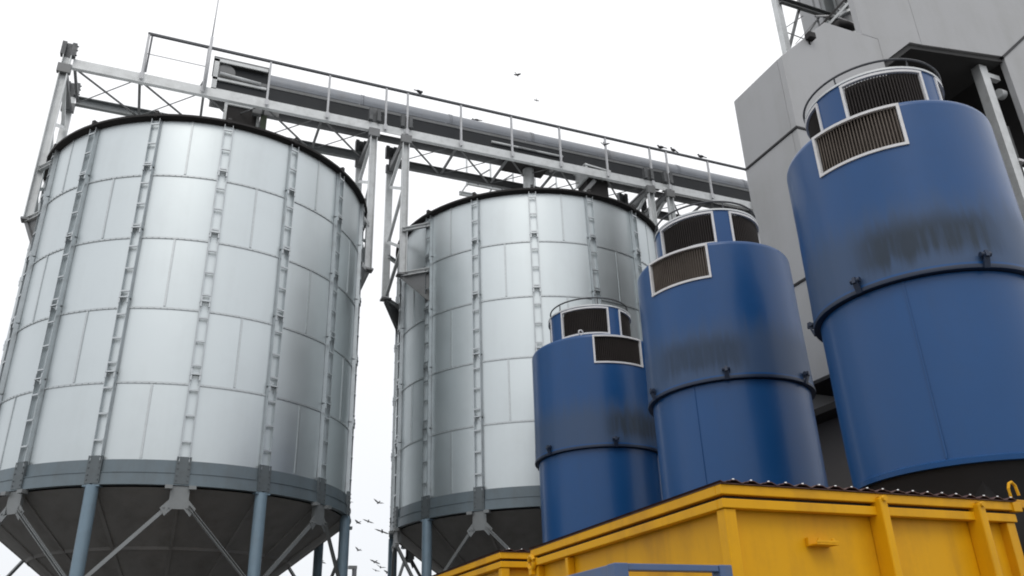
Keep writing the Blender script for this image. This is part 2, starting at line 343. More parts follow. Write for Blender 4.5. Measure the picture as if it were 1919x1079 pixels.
def silo(label, loc):
    t = thing('grain_silo', label, 'silo', loc, 'corrugation free bolted hopper silos' if False else 'galvanised hopper bottom silos')
    for row in range(5):
        off = -101.25 if (4 - row) % 2 == 0 else -78.75
        for k in range(8): put('wall_sheet', sheet_me[row], t, rz=R(off + 45 * k))
    for k in range(16):
        s_ = put('stiffener', stiff_me, t, rz=R(22.5 * k)); put('splice_clips', clips_me, s_, stuff=True)
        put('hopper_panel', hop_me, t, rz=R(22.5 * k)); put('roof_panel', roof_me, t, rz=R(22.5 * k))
        put('ring_splice_plate', splice_me, t, rz=R(22.5 * k)); put('eave_bracket', tb_me, t, rz=R(22.5 * k))
    for k in range(8):
        put('ring_beam_segment', ring_u, t, rz=R(45 * k + 22.5)); put('ring_beam_segment', ring_l, t, rz=R(45 * k + 22.5))
        a = R(45 * k + 22.5)
        l_ = put('leg', leg_me, t, rz=a); put('base_plate', foot_me, l_); put('cap_plate', cap_me, l_)
        b = R(45 * k)
        put('brace_node_plate', node_me, t, rz=b)
        for m_ in br_me: put('brace', m_, t, rz=b)
        for m_ in lb_me: put('brace', m_, t, rz=b)
        put('tie_bar', stay_me, t, rz=b)
    MB().arc([(SR - .03, 10.60), (SR + .035, 10.60), (SR + .105, 10.635), (SR + .105, 10.675), (SR - .03, 10.69)], 0, 2 * pi, 96, loop=True).obj('eave_flashing', M_DARK, t)
    MB().arc([(.29, 2.27), (.29, 1.8), (.24, 1.8), (.24, 2.27)], 0, 2 * pi, 24, loop=True).obj('outlet', M_GALVD, t)
    MB().arc([(.46, 11.98), (.46, 12.14), (.05, 12.3)], 0, 2 * pi, 24).obj('roof_collar', M_GALV, t)
    return t
S1 = (.352, 15.986); S2 = (7.398, 15.986)
silo('galvanised hopper silo at the far left, its whole wall in view, nearest the mast', (*S1, 0))
silo('galvanised hopper silo standing behind the smallest blue tank, with the pipe spout on its roof', (*S2, 0))

# ------------------------------------------------------------------ gallery
VN, VF = 15.24, 16.54; ZG0, ZG1 = 12.81, 13.02; GU0, GU1 = -2.62, 17.5
gal = thing('overhead_gallery', 'long steel gallery with handrail running over the tops of both silos', 'gallery', (0, 0, 0))
segs = [(-2.60, 3.50), (4.10, 10.52), (11.03, 17.4)]
for a, b in segs:
    MB().channel((a, VN, .5 * (ZG0 + ZG1)), (b, VN, .5 * (ZG0 + ZG1)), .08, .21, .014, side=-1).obj('girder', M_GALV, gal)
    MB().channel((a, VF, .5 * (ZG0 + ZG1)), (b, VF, .5 * (ZG0 + ZG1)), .08, .21, .014, side=1).obj('girder', M_BRACE if a < 0 else M_GALVD, gal)
    n = 5; st = (b - a) / n
    for i in range(n + 1):
        u = a + i * st; u = min(max(u, a + .04), b - .04)
        MB().beam((u, VN + .1, ZG0 + .06), (u, VF - .1, ZG0 + .06), .05, .05).obj('cross_member', M_GALVD, gal)
    for i in range(n):
        u0, u1 = a + i * st, a + (i + 1) * st
        MB().beam((u0 + .06, VN + .06, ZG0 + .030), (u1 - .06, VF - .06, ZG0 + .030), .035, .025).obj('diagonal_brace', M_GALVD, gal)
        MB().beam((u0 + .06, VF - .06, ZG0 + .068), (u1 - .06, VN + .06, ZG0 + .068), .016, .015).obj('diagonal_brace', M_GALVD, gal)
for a, b in ((3.50, 4.10), (10.52, 11.03)):
    MB().box((a + .003, VN - .006, ZG0 + .01), (b - .003, VN + .012, ZG1 - .01)).obj('girder_joint_plate', M_GALV, gal)
# walkway planks on the near side
pk = MB().box((-.17, 0, 0), (.17, .34, .012)).mesh('deck_plate', M_GALVD)
u = 5.1
while u < 16.8:
    put('deck_plate', pk, gal, (u, VN + .03, ZG1 + .003)); u += .44
posts = [-1.36, -.19, 1.09, 2.37, 3.66, 4.16, 5.45, 6.73, 8.01, 9.29, 10.58, 11.08, 12.37, 13.65, 14.93, 16.2]
for i, u in enumerate(posts):
    m = MB().box((u - .021, VN - .056, 12.86), (u + .021, VN - .012, 13.995)); m.box((u - .04, VN - .062, 12.86), (u + .04, VN - .057, 13.0))
    m.obj('handrail_post', M_POST, gal)
MB().beam((-1.385, VN - .034, 14.02), (16.4, VN - .034, 14.02), .05, .05).obj('handrail', M_RAIL, gal)
MB().beam((-1.34, VN - .02, 13.52), (-.21, VN - .02, 13.52), .014, .014).obj('mid_rail', M_POST, gal)
MB().beam((-1.36, VN - .034, 14.0), (-1.36, VN + .45, 13.05), .03, .03).obj('end_stay', M_POST, gal)
MB().beam((-1.30, VN - .034, 13.05), (-1.30, VN - .034, 14.0), .02, .035).obj('end_post', M_RAIL, gal)

mast = thing('lightning_mast', 'thin pale mast rising from the gallery rail above the left silo', 'mast', (-.16, VN - .1, 12.9))
MB().tube((0, 0, 0), (0, 0, 1.35), .030, 8).obj('lower_tube', M_POST, mast)
MB().tube((0, 0, 1.35), (0.01, 0, 2.55), .014, 6).obj('upper_rod', M_POST, mast)
MB().box((-.05, -.03, 2.5), (.06, .03, 2.56)).obj('tip_clamp', M_GALVD, mast)
MB().beam((.0, .02, .3), (-.12, .3, .15), .03, .03).obj('stay', M_GALVD, mast)

# belt conveyor
cv = thing('belt_conveyor', 'long grey covered conveyor lying on the gallery behind the handrail', 'conveyor', (0, 0, 0))
VC = 15.92
def cover(u0, u1):
    mb = MB(); pts = [(VC + .30 * cos(t), 13.84 + .30 * sin(t)) for t in [R(200 - i * 220 / 16) for i in range(17)]]
    n = len(pts); vs = [(u, y, z) for u in (u0, u1) for y, z in pts]
    mb.add(vs, [(i, i + 1, n + i + 1, n + i) for i in range(n - 1)], 0, True)
    for u in (u0 + .02, u1 - .02):
        q = [(VC + .31 * cos(t), 13.84 + .31 * sin(t)) for t in [R(200 - i * 220 / 16) for i in range(17)]]
        mb.add([(uu, y, z) for uu in (u - .018, u + .018) for y, z in q], [(i, i + 1, n + i + 1, n + i) for i in range(n - 1)], 0, True)
    return mb
u = 1.10
while u < 17:
    cover(u, min(u + 2.13, 17.2)).obj('cover_section', M_CONV, cv); u += 2.137
MB().box((-.03, VC - .33, 13.28), (17.2, VC - .06, 13.60)).obj('lower_trough', M_TROUGH, cv)
MB().box((-.03, VC - .34, 13.605), (17.2, VC - .30, 13.68)).obj('edge_angle', M_GALVD, cv)
MB().box((-.03, VC + .03, 13.09), (17.2, VC + .08, 13.26)).obj('stringer', M_GALVD, cv)
t = MB(); t.box((-.04, VC - .38, 13.5), (1.08, VC - .34, 13.56)); t.box((-.04, VC - .38, 13.98), (1.08, VC - .35, 14.06)); t.box((-.04, VC - .38, 13.02), (.06, VC - .34, 14.05))
t.box((-.04, VC - .38, 13.22), (1.08, VC - .35, 13.27)); t.obj('tail_frame', M_GALV, cv)
MB().box((-.06, VC - .36, 14.065), (1.12, VC + .3, 14.12)).obj('tail_roof_plate', M_GALVD, cv)
MB().tube((.22, VC - .33, 13.78), (.22, VC + .3, 13.78), .19, 20).obj('tail_drum', M_GALVD, cv)
MB().box((.3, VC - .28, 13.62), (1.08, VC + .2, 13.95)).obj('tail_belt_box', M_TROUGH, cv)
MB().tube((.1, VC - .40, 13.66), (.95, VC - .40, 13.60), .035, 8).obj('take_up_screw', M_GALV, cv)
for u in (6.35, 7.05):
    MB().tube((u, VC - .36, 13.42), (u + 1.2, VC - .36, 13.42), .03, 8).obj('drive_shaft_guard', M_GALV, cv)

# spouts
sp = thing('square_drop_chute', 'square grey chute with dark mouth under the conveyor on the left silo roof', 'chute', (.62, 15.75, 12.05))
MB().box((-.28, -.03, .55), (.34, .0, 1.12)).obj('front_panel', M_DARK, sp)
MB().box((-.34, -.06, .0), (-.28, .5, 1.12)).obj('side_panel', M_GALV, sp); MB().box((.34, -.06, .62), (.40, .5, 1.12)).obj('side_panel', M_GALV, sp)
MB().box((-.28, -.07, .98), (.34, -.03, 1.06)).obj('lintel', M_GALV, sp); MB().box((-.28, .02, .0), (.3, .48, 1.1)).obj('chute_body', M_DARK, sp)
dp = thing('mossy_support_post', 'greenish dark post beside the square chute on the left silo roof', 'post', (1.10, 15.6, 11.5))
MB().box((-.06, -.05, 0), (.06, .05, 1.34)).obj('upright', mat('mossy_steel', (.06, .075, .05), .8, 0), dp); MB().box((-.25, -.06, 1.345), (.30, .06, 1.48)).obj('head_plate', M_GALVD, dp)
ps = thing('pipe_spout', 'round grey pipe dropping from the conveyor to the right silo roof', 'spout', (7.42, 15.85, 11.9))
MB().tube((0, 0, 0), (0, 0, 1.12), .135, 20).obj('pipe', M_GALV, ps); MB().tube((0, 0, .02), (0, 0, .06), .18, 20).obj('flange', M_GALVD, ps)
MB().box((-.62, -.28, 1.125), (.45, .25, 1.32)).obj('gate_box', M_DARK, ps)
MB().beam((.55, -.05, 1.2), (1.12, -.35, 1.2), .05, .1).obj('gate_arm', M_GALVD, ps)
hd = thing('angled_hood', 'pale angled hood with dark open mouth above the right silo rim', 'hood', (9.02, 15.55, 12.35))
MB().box((-.28, -.22, .45), (-.22, .35, .86)).obj('side_panel', M_GALV, hd)
MB().add([(-.30, -.24, .84), (.42, -.24, .78), (.42, .4, .84), (-.30, .4, .9), (-.30, -.24, .80), (.42, -.24, .74), (.42, .4, .80), (-.30, .4, .86)], [(0, 1, 2, 3), (7, 6, 5, 4), (0, 4, 5, 1), (1, 5, 6, 2), (2, 6, 7, 3), (3, 7, 4, 0)]).obj('top_panel', M_GALV, hd)
MB().box((-.22, -.1, .0), (.38, .34, .73)).obj('inner_box', M_DARK, hd)
for (a, b) in (((8.55, 15.5, 12.2), (9.0, 15.4, 12.78)),):
    st = thing('inclined_strut', 'dark green inclined strut leaning right above the right silo rim', 'strut', (0, 0, 0)); MB().beam(a, b, .12, .1).obj('bar', M_GALVD, st)

# trestles
M_BRKT = mat('dark_end_bracket', (.11, .115, .12), .55, .4, var=.3, dirt=(.3, .3, .3), dirt_amt=.4, dirt_scale=9)
def trestle(u, face, label, brk, ztop=12.8):
    t = thing('support_trestle', label, 'trestle', (0, 0, 0), 'trestles carrying the gallery')
    zf = 9.38
    near = MB().channel((u, VN, zf), (u, VN, ztop), .085, .15, .014, up=(1, 0, 0), side=-1); near.obj('column', M_GALV, t)
    far = MB().channel((u, VF, zf), (u, VF, ztop), .085, .15, .014, up=(1, 0, 0), side=1); far.obj('column', M_GALV, t)
    pts = [zf + .05, 10.05, 10.75, 11.5, 12.2, 12.7]
    for i in range(5):
        a, b = (VN + .08, VF - .08) if i % 2 else (VF - .08, VN + .08)
        MB().beam((u, a, pts[i]), (u, b, pts[i + 1]), .065, .06).obj('lattice_brace', M_GALV, t)
    MB().beam((u, VN + .08, 12.68), (u, VF - .08, 12.68), .12, .12).obj('head_beam', M_GALVD, t)
    for v, s in ((VN, -1), (VF, 1)):
        MB().box((u - .12, v - .11, 12.60), (u + .12, v - .02, 12.80)).obj('cap_plate', M_GALVD, t)
        m = MB().box((u - .13, v - .075 - .02, 13.03), (u - .05, v + .03, 13.34)).box((u + .05, v - .095, 13.03), (u + .13, v + .03, 13.34)).box((u - .05, v - .02, 13.03), (u + .05, v + .02, 13.36))
        for z in (13.08, 13.2, 13.3): m.tube((u + .13, v - .05, z), (u + .16, v - .05, z), .014, 6)
        m.obj('end_bracket', M_BRKT, t)
        # brackets back to the silo stiffeners
        for z in (9.36, 10.42):
            e = Vector((brk[0], v + brk[1] * (1 if v == VN else -1), z))
            MB().channel((u, v, z), e, .05, .09, .012).obj('bracket_arm', M_GALV, t)
        e = Vector((brk[0], v + brk[1] * (1 if v == VN else -1), 8.68))
        MB().beam((u, v, 9.31), e, .07, .07).obj('knee_brace', M_GALVD, t)
        e2 = e.copy(); e2.z = 9.31; MB().add([Vector((u, v, 9.315)), e2, e, Vector((u, v + .012, 9.315)), e2 + Vector((0, .012, 0)), e + Vector((0, .012, 0))], [(0, 1, 2), (5, 4, 3), (0, 3, 4, 1), (1, 4, 5, 2), (2, 5, 3, 0)]).obj('gusset', M_GALVD, t)
        MB().box((u - .11, v - .09, 9.40 - .06), (u + .11, v + .09, 9.38)).obj('foot_plate', M_GALVD, t)
    return t
trestle(-2.71, 1, 'steel trestle on the outer left side of the left silo', (-2.45, -.35), 13.04)
trestle(3.41, 1, 'steel trestle on the right side of the left silo, left one of the middle pair', (3.16, -.35))
trestle(4.14, -1, 'steel trestle on the left side of the right silo, right one of the middle pair', (4.63, -.42))
trestle(10.46, 1, 'steel trestle beside the right rim of the right silo', (10.20, -.35))
trestle(11.03, -1, 'steel trestle nearest the grey building, behind the middle blue tank', (11.5, -.35))

# maintenance platform far behind
mp = thing('service_platform', 'pale latticed service platform hanging behind the gallery above the right silo', 'platform', (0, 0, 0))
v0, v1, zz = 19.0, 19.6, 14.42
for v in (v0, v1): MB().channel((6.95, v, zz), (10.6, v, zz), .06, .12, .01).obj('side_beam', M_GALV, mp)
for q in range(5): MB().box((6.97 + q * .75, v0 + .05, zz - .03), (7.0 + q * .75, v1 - .05, zz)).obj('floor_bearer', M_GALV, mp)
for u in (6.97, 7.7, 8.4, 9.1, 9.8):
    MB().box((u - .02, v0 - .02, zz - .1), (u + .02, v0 + .02, zz + 1.2)).obj('upright', M_GALV, mp)
    MB().beam((u, v0, zz), (u + .7, v0, zz + .6), .035, .035).obj('lattice_brace', M_GALVD, mp)
    MB().beam((u + .35, v0, zz), (u, v0, zz + .35), .03, .03).obj('lattice_brace', M_GALVD, mp)
MB().beam((6.95, v0, zz + 1.2), (10.6, v0, zz + 1.2), .04, .04).obj('top_rail', M_GALV, mp)
MB().box((10.5, 18.9, 0), (10.7, 19.1, 14.3)).obj('column', M_GALVD, mp)

# ------------------------------------------------------------------ building
bl = thing('processing_building', 'tall light grey clad building with chamfered corners and a dark recess behind the blue tanks', 'building', (0, 0, 0))
FV = 8.20; BK = 9.49
def pan(poly, y0=FV, y1=FV + .12, m=M_BWALL, name='wall_panel'): return MB().prism(poly, y0, y1).obj(name, m, bl, bevel=.006)
# left narrow wing (front panels): above and below the seam
pan([(8.503, 9.40), (10.86, 9.40), (10.86, 11.36), (11.69, 12.06), (11.69, 12.06), (11.98, 12.10), (11.98, 14.9), (10.50, 14.9), (10.50, 11.88), (9.65, 11.88), (8.503, 10.80)][:0] or
    [(8.503, 9.41), (10.86, 9.41), (10.86, 11.36), (10.86, 11.878), (9.65, 11.878), (8.503, 10.80)])
pan([(10.868, 11.37), (11.68, 12.06), (11.98, 12.10), (11.98, 14.9), (10.50, 14.9), (10.50, 11.884), (10.868, 11.884)])
pan([(11.988, 12.10), (14.255, 12.50), (15.4, 13.49), (19.5, 13.49), (19.5, 14.9), (11.988, 14.9)])
pan([(14.27, 12.49), (14.27, 5.0), (19.5, 5.0), (19.5, 13.44), (15.41, 13.475)])
pan([(8.503, 6.97), (10.86, 6.97), (10.86, 9.36), (8.503, 9.36)]); pan([(8.503, 5.43), (10.86, 5.43), (10.86, 6.93), (8.503, 6.93)])
for z in (9.365, 6.933):
    MB().box((8.501, FV - .012, z), (10.86, FV + .13, z + .037)).obj('dark_seam_trim', M_BLACK, bl)
    MB().box((8.485, FV - .012, z), (8.50, BK + .01, z + .037)).obj('dark_seam_trim', M_BLACK, bl)
MB().beam((14.23, FV + .04, 12.47), (15.43, FV + .04, 13.50), .055, .11, up=(0, 1, 0)).obj('dark_seam_trim', M_BLACK, bl)
def lpan(z0, z1): MB().box((8.50, FV + .123, z0), (8.62, BK, z1)).obj('wall_panel', M_BWALL, bl, bevel=.006)
lpan(9.41, 10.80); lpan(6.97, 9.36); lpan(5.43, 6.93)
# chamfer roof plates, back wall, soffits
MB().beam((8.52, (FV + BK) / 2 + .06, 10.80), (9.66, (FV + BK) / 2 + .06, 11.865), BK - FV - .13, .03, up=(-1, 0, 1)).obj('roof_plate', M_BWALL, bl)
MB().box((9.68, FV + .13, 11.84), (10.49, BK, 11.875)).obj('roof_plate', M_BWALL, bl)
MB().box((8.63, BK - .1, 5.085), (10.86, BK, 10.78)).obj('back_wall', M_BWALL, bl)
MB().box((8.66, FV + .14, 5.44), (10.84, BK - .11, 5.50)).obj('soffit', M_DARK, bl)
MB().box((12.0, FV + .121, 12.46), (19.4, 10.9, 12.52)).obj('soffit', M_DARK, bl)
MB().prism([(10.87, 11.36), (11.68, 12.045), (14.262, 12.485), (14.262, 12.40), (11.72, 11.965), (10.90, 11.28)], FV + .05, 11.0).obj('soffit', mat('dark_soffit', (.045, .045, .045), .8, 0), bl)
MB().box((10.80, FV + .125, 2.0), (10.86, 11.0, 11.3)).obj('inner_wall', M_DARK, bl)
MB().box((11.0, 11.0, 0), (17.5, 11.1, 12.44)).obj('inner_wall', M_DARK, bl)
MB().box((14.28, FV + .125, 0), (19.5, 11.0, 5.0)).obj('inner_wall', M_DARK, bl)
# steelwork in the recess
MB().box((13.72, FV + .18, 1), (13.93, FV + .36, 12.3)).obj('steel_column', M_GALV, bl)
MB().box((14.06, FV + .28, 1), (14.16, FV + .4, 11.0)).obj('steel_column', M_GALVD, bl)
MB().box((13.94, FV + .2, 12.06), (14.26, FV + .3, 12.17)).obj('steel_beam', M_GALV, bl)
MB().tube((14.12, FV + .25, 11.74), (14.26, FV + .25, 11.74), .10, 14).obj('pipe_end', M_GALV, bl)
MB().box((13.94, FV + .5, 10.9), (14.26, FV + .62, 11.1)).obj('steel_beam', M_GALVD, bl)
MB().box((13.94, FV + .16, 10.10), (14.12, FV + .24, 10.15)).obj('steel_beam', M_WHITE, bl)
for z in (7.2, 8.2, 9.2): MB().box((13.94, FV + .3, z), (14.26, FV + .4, z + .1)).obj('steel_beam', M_GALVD, bl)
for z in (10.4, 9.6, 8.8): MB().beam((11.0, FV + .9, z), (13.7, FV + .9, z), .08, .08).obj('steel_beam', M_DARK, bl)
# lower storey: recessed strip, duct and column
MB().box((8.95, FV + .1, 0), (9.02, BK + .5, 4.98)).obj('lower_wall_panel', mat('darkened_lower_cladding', (.12, .11, .105), .7, 0, var=.1, dirt=(.12, .11, .1), dirt_amt=.6, dirt_scale=2), bl)  # cladding colour darkened to lower the ambient light near the tanks
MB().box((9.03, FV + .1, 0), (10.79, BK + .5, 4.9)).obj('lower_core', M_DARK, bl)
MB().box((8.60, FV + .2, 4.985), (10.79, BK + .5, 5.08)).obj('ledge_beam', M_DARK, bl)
# rear block
MB().box((11.6, 11.12, 0), (19.4, 12.0, 11.6)).obj('rear_block', M_BWALL, bl)

tw = thing('elevator_tower', 'lattice steel tower with ducts rising behind the top edge of the grey building', 'tower', (0, 0, 0))
TU0, TU1, TV0, TV1 = 10.53, 12.3, 10.0, 10.9
for (u, v) in ((TU0, TV0), (TU1, TV0)):
    MB().box((u - .065, v - .065, 11.2 if u > 12 else 0), (u + .065, v + .065, 18)).obj('tower_leg', M_GALV, tw)
for z in (14.22, 16.3):
    MB().channel((TU0, TV0 - .07, z), (TU1, TV0 - .07, z), .07, .14, .012).obj('tower_beam', M_GALVD, tw)
for a, b, wd in (((TU0, 12.9), (TU0 + .55, 14.2), .05), ((TU0, 12.7), (TU0 + 1.1, 14.2), .035), ((TU0, 13.5), (TU0 + .62, 14.05), .015), ((TU0, 13.45), (TU0 + .6, 13.40), .015),
                 ((TU0 + .25, 13.2), (TU0 + 1.1, 14.2), .012), ((TU0 + .1, 14.3), (TU0 + .5, 16.2), .03), ((TU0 + .6, 14.3), (TU0 + .9, 16.2), .03), ((TU0 + 1.05, 12.8), (TU0 + 1.0, 15.5), .03)):
    MB().beam((a[0], TV0 - .03, a[1]), (b[0], TV0 - .03, b[1]), wd, wd).obj('tower_diagonal', M_GALVD, tw)
MB().box((12.45, 10.6, 13.9), (13.0, 11.2, 18)).obj('head_casing', M_BWALL, tw)
dk = thing('round_dust_duct', 'dark round duct and elbow seen in the notch of the grey building top', 'duct', (0, 0, 0))
MB().tube((12.25, 9.75, 11.9), (12.25, 9.75, 18), .20, 20).obj('riser_pipe', M_GALVD, dk)
for z in (13.55, 14.15, 15.2): MB().tube((12.25, 9.75, z), (12.25, 9.75, z + .06), .26, 20).obj('flange', M_GALV, dk)
MB().path([(11.25, 9.7, 13.35), (11.5, 9.7, 13.5), (11.7, 9.68, 13.75), (11.95, 9.66, 13.8), (12.3, 9.66, 13.72)], .10, 12).obj('elbow_pipe', M_DARK, dk)
MB().path([(11.1, 9.62, 13.72), (11.6, 9.62, 13.9), (12.3, 9.62, 13.86)], .022, 8).obj('hand_loop', M_WHITE, dk)
MB().tube((11.72, 9.9, 12.0), (11.72, 9.9, 13.55), .16, 16).obj('stub_pipe', M_GALV, dk)
MB().box((11.35, 9.95, 12.0), (12.9, 10.02, 13.45)).obj('backing_plate', M_GALVD, dk)
MB().box((11.95, 10.05, 13.0), (12.9, 10.12, 18)).obj('side_casing', M_BRACE, dk)
ld = thing('sloping_roof_ladder', 'dark sloping twin rail ladder climbing right over the chamfered building edge', 'ladder', (0, 0, 0))
for o in (0, .13):
    MB().beam((10.70 + o, 9.6, 12.95), (12.6 + o, 9.6, 15.1), .045, .045).obj('rail', M_DARK if o == 0 else M_GALV, ld)
for i in range(9): MB().beam((10.75 + .2 * i, 9.6, 13.0 + .226 * i), (10.86 + .2 * i, 9.6, 12.99 + .226 * i), .02, .02).obj('rung', M_GALV, ld)
lp = thing('wall_floodlight', 'small dark lamp box fixed on the chamfered top edge of the grey building', 'lamp', (9.18, FV - .05, 11.36))
MB().box((-.07, -.06, -.05), (.07, .06, .07)).obj('housing', M_DARK, lp, bevel=.01); MB().box((-.02, .04, -.12), (.02, .1, .02)).obj('bracket', M_DARK, lp)

# ------------------------------------------------------------------ blue tanks
def shell(segs_z, r_of, holes, n=180, mi=0):
    """cylindrical shell with rectangular holes; holes: (a0,a1,z0,z1) in degrees"""
    mb = MB(); zs = segs_z
    vs = []
    for j, z in enumerate(zs):
        for i in range(n):
            t = 2 * pi * i / n; r = r_of[j]; vs.append((r * cos(t), r * sin(t), z))
    fs = []
    for j in range(len(zs) - 1):
        zc = .5 * (zs[j] + zs[j + 1])
        for i in range(n):
            ac = (i + .5) * 360 / n
            if any(z0 < zc < z1 and ((ac - a0) % 360) < (a1 - a0) for a0, a1, z0, z1 in holes): continue
            fs.append((j * n + i, j * n + (i + 1) % n, (j + 1) * n + (i + 1) % n, (j + 1) * n + i))
    mb.add(vs, fs, mi, True); return mb
def window(parent, r, a0, a1, z0, z1, tilt, gm):
    f = MB(); bw = .026; da = R(a1 - a0); A0, A1 = R(a0), R(a1); n = max(6, int((a1 - a0) / 3)); ba = bw / r
    o, i_ = r + .016, r - .02
    f.arc([(i_, z0 - bw), (o, z0 - bw), (o, z0), (i_, z0)], A0 - ba, A1 + ba, n, loop=True)
    f.arc([(i_, z1), (o, z1), (o, z1 + bw), (i_, z1 + bw)], A0 - ba, A1 + ba, n, loop=True)
    f.arc([(i_, z0), (o - .001, z0), (o - .001, z1), (i_, z1)], A0 - ba, A0, 1, loop=True); f.arc([(i_, z0), (o - .001, z0), (o - .001, z1), (i_, z1)], A1, A1 + ba, 1, loop=True)
    fo = f.obj('window_frame', M_WHITE, parent)
    g_ = MB(); st = R(1.75) * (.95 / r); t = A0 + st / 2
    while t < A1:
        c, s = cos(t + .0), sin(t + .0); rr0, rr1 = r - .045, r - .008; h = .0045 / r
        vs = []
        for z in (z0, z1):
            for q, dr in ((t - h, rr0), (t + h, rr0), (t + h + .012, rr1), (t - h + .012, rr1)): vs.append((dr * cos(q), dr * sin(q), z))
        g_.add(vs, [(0, 1, 5, 4), (1, 2, 6, 5), (2, 3, 7, 6), (3, 0, 4, 7)]); t += st
    g_.obj('louvre_grille', gm, fo)
    MB().arc([(r - .075, z0 - .03), (r - .075, z1 + .03)], A0 - .03, A1 + .03, n).obj('mesh_backing', gm, fo)
def tank(loc, label, dwin, lwin, lug0, seed, strength, gm_low, gm_dr, ac, aw, rr, rz):
    t = thing('blue_tank', label, 'tank', (*loc, 0), 'blue cylindrical filter tanks in a row')
    mp_ = tank_paint('glossy_blue_tank_paint', seed, strength, ac, aw)
    lo = [(a0, a1, 5.87, 6.26) for a0, a1 in lwin]; dr = [(a0, a1, 6.45, 6.85) for a0, a1 in dwin]
    MB().arc([(.905, 3.06), (.915, 3.4), (.918, 4.60)], 0, 2 * pi, 96).obj('lower_shell', mp_, t)
    for wa in (seed * 40, seed * 40 + 180):
        MB().beam((.922 * cos(R(wa)), .922 * sin(R(wa)), 3.12), (.922 * cos(R(wa)), .922 * sin(R(wa)), 4.6), .012, .006, (cos(R(wa)), sin(R(wa)), 0)).obj('weld_bead', mp_, t)
    MB().arc([(.87, 3.06), (.92, 3.06), (.925, 3.10), (.905, 3.11)], 0, 2 * pi, 96).obj('bottom_lip', mp_, t)
    shell([4.64, 4.9, 5.3, 5.6, 5.87, 6.26], [.968, .962, .957, .955, .955, .953], lo).obj('upper_shell', mp_, t)
    MB().arc([(.953, 6.26), (.950, 6.285), (.940, 6.302), (.92, 6.312), (.88, 6.318), (.60, 6.318)], 0, 2 * pi, 96).obj('shoulder', mp_, t)
    MB().arc([(.90, 4.606), (.975, 4.606), (.978, 4.622), (.975, 4.640), (.90, 4.640)], 0, 2 * pi, 96).obj('clamp_ring', mat('dark_blue_clamp_ring', (.015, .028, .06), .45, .1), t)
    shell([6.318, 6.45, 6.85, 6.90], [.652, .65, .65, .65], dr).obj('drum', mp_, t)
    MB().arc([(.63, 6.89), (.665, 6.89), (.665, 6.912), (.63, 6.912)], 0, 2 * pi, 72, loop=True).obj('drum_rim', M_GALV, t)
    MB().arc([(.52, 6.31), (.52, 6.87), (.05, 6.87)], 0, 2 * pi, 48).obj('inner_drum', M_BLACK, t)
    MB().path([(rr * cos(2 * pi * i / 72), rr * sin(2 * pi * i / 72), rz) for i in range(72)], .012, 6, closed=True).obj('ring_rail', M_RAIL, t)
    rp_ = MB()
    for k in range(6):
        a = R(k * 60 + 15); q = MB().path([(.648 * cos(a), .648 * sin(a), 6.9), (rr * cos(a), rr * sin(a), 6.95), (rr * cos(a), rr * sin(a), rz)], .009, 6); q.obj('rail_stub', M_RAIL, t)
    for k in range(6):
        a = R(lug0 + 60 * k); c, s = cos(a), sin(a); m = MB()
        for dz, dr_ in ((4.70, .985), ):
            m.beam((.96 * c, .96 * s, dz), (1.03 * c, 1.03 * s, dz + .01), .03, .055)
            m.tube((1.0 * c - .045 * s, 1.0 * s + .045 * c, dz + .01), (1.0 * c + .045 * s, 1.0 * s - .045 * c, dz + .01), .022, 8)
            m.beam((.975 * c, .975 * s, 4.60), (1.01 * c, 1.01 * s, 4.70), .05, .02)
        m.obj('clamp_lug', M_DARK if False else bpy.data.materials['dark_blue_clamp_ring'], t)
    for a0, a1 in dwin: window(t, .65, a0, a1, 6.45, 6.85, 0, gm_dr)
    for a0, a1 in lwin: window(t, .955, a0, a1, 5.87, 6.26, 0, gm_low)
    MB().arc([(.86, 3.12), (.855, 3.03), (.32, 2.3), (.30, 2.1)], 0, 2 * pi, 48).obj('bottom_cone', M_DARK, t)
    for k in range(4):
        a = R(45 + 90 * k); MB().box((.72 * cos(a) - .05, .72 * sin(a) - .05, 0), (.72 * cos(a) + .05, .72 * sin(a) + .05, 3.04)).obj('support_leg', M_DARK, t)
    return t
def dw(c): return [(c - 32 + k, c + 32 + k) for k in (0, 86, 180, 266)]
t1 = tank((6.123, 11.019), 'smallest looking blue tank, farthest back in the row and left of the other two', dw(234), [(244, 290), (64, 110)], 195, 3.1, .7, M_GRILLED, M_GRILLED, 285, .88, .62, 7.04)
MB().path([(-.55 + .035 * cos(2 * pi * i / 14), -.70, 6.37 + .035 * sin(2 * pi * i / 14)) for i in range(14)], .012, 6, closed=True).tube((-.55, -.70, 6.30), (-.55, -.70, 6.345), .012, 6).obj('lifting_eye', M_WHITE, t1)
tank((6.221, 7.896), 'blue tank in the middle of the row, with a faint dirty patch on its wall', dw(208), [(184, 230), (4, 50)], 172, 9.7, .5, M_GRILLE, M_GRILLED, 215, .92, .64, 7.02)
tank((6.299, 5.033), 'largest looking blue tank, nearest and right, with heavy soot stain above its clamp ring', dw(232), [(184, 230), (4, 50)], 191, 5.3, .72, M_GRILLE, M_GRILLED, 228, .90, .66, 7.0)
pl = thing('dark_fill_box', 'dark steel box added to fill the darkness under the row of blue tanks', 'duct', (0, 0, 0))  # added box, fills the darkness below the tanks
MB().box((5.72, 4.5, 1.0), (6.9, 11.6, 2.25)).obj('fill_body', M_DARK, pl)
for v in (4.7, 7.0, 9.3, 11.4):
    for u in (5.8, 6.8): MB().box((u - .06, v - .06, 0), (u + .06, v + .06, .998)).obj('support_leg', M_DARK, pl)
bx = thing('dark_backing_infill', 'dark cabinet box added behind the yellow container under the nearest blue tank', 'infill', (0, 0, 0))  # plain dark box added to fill the area below the nearest tank
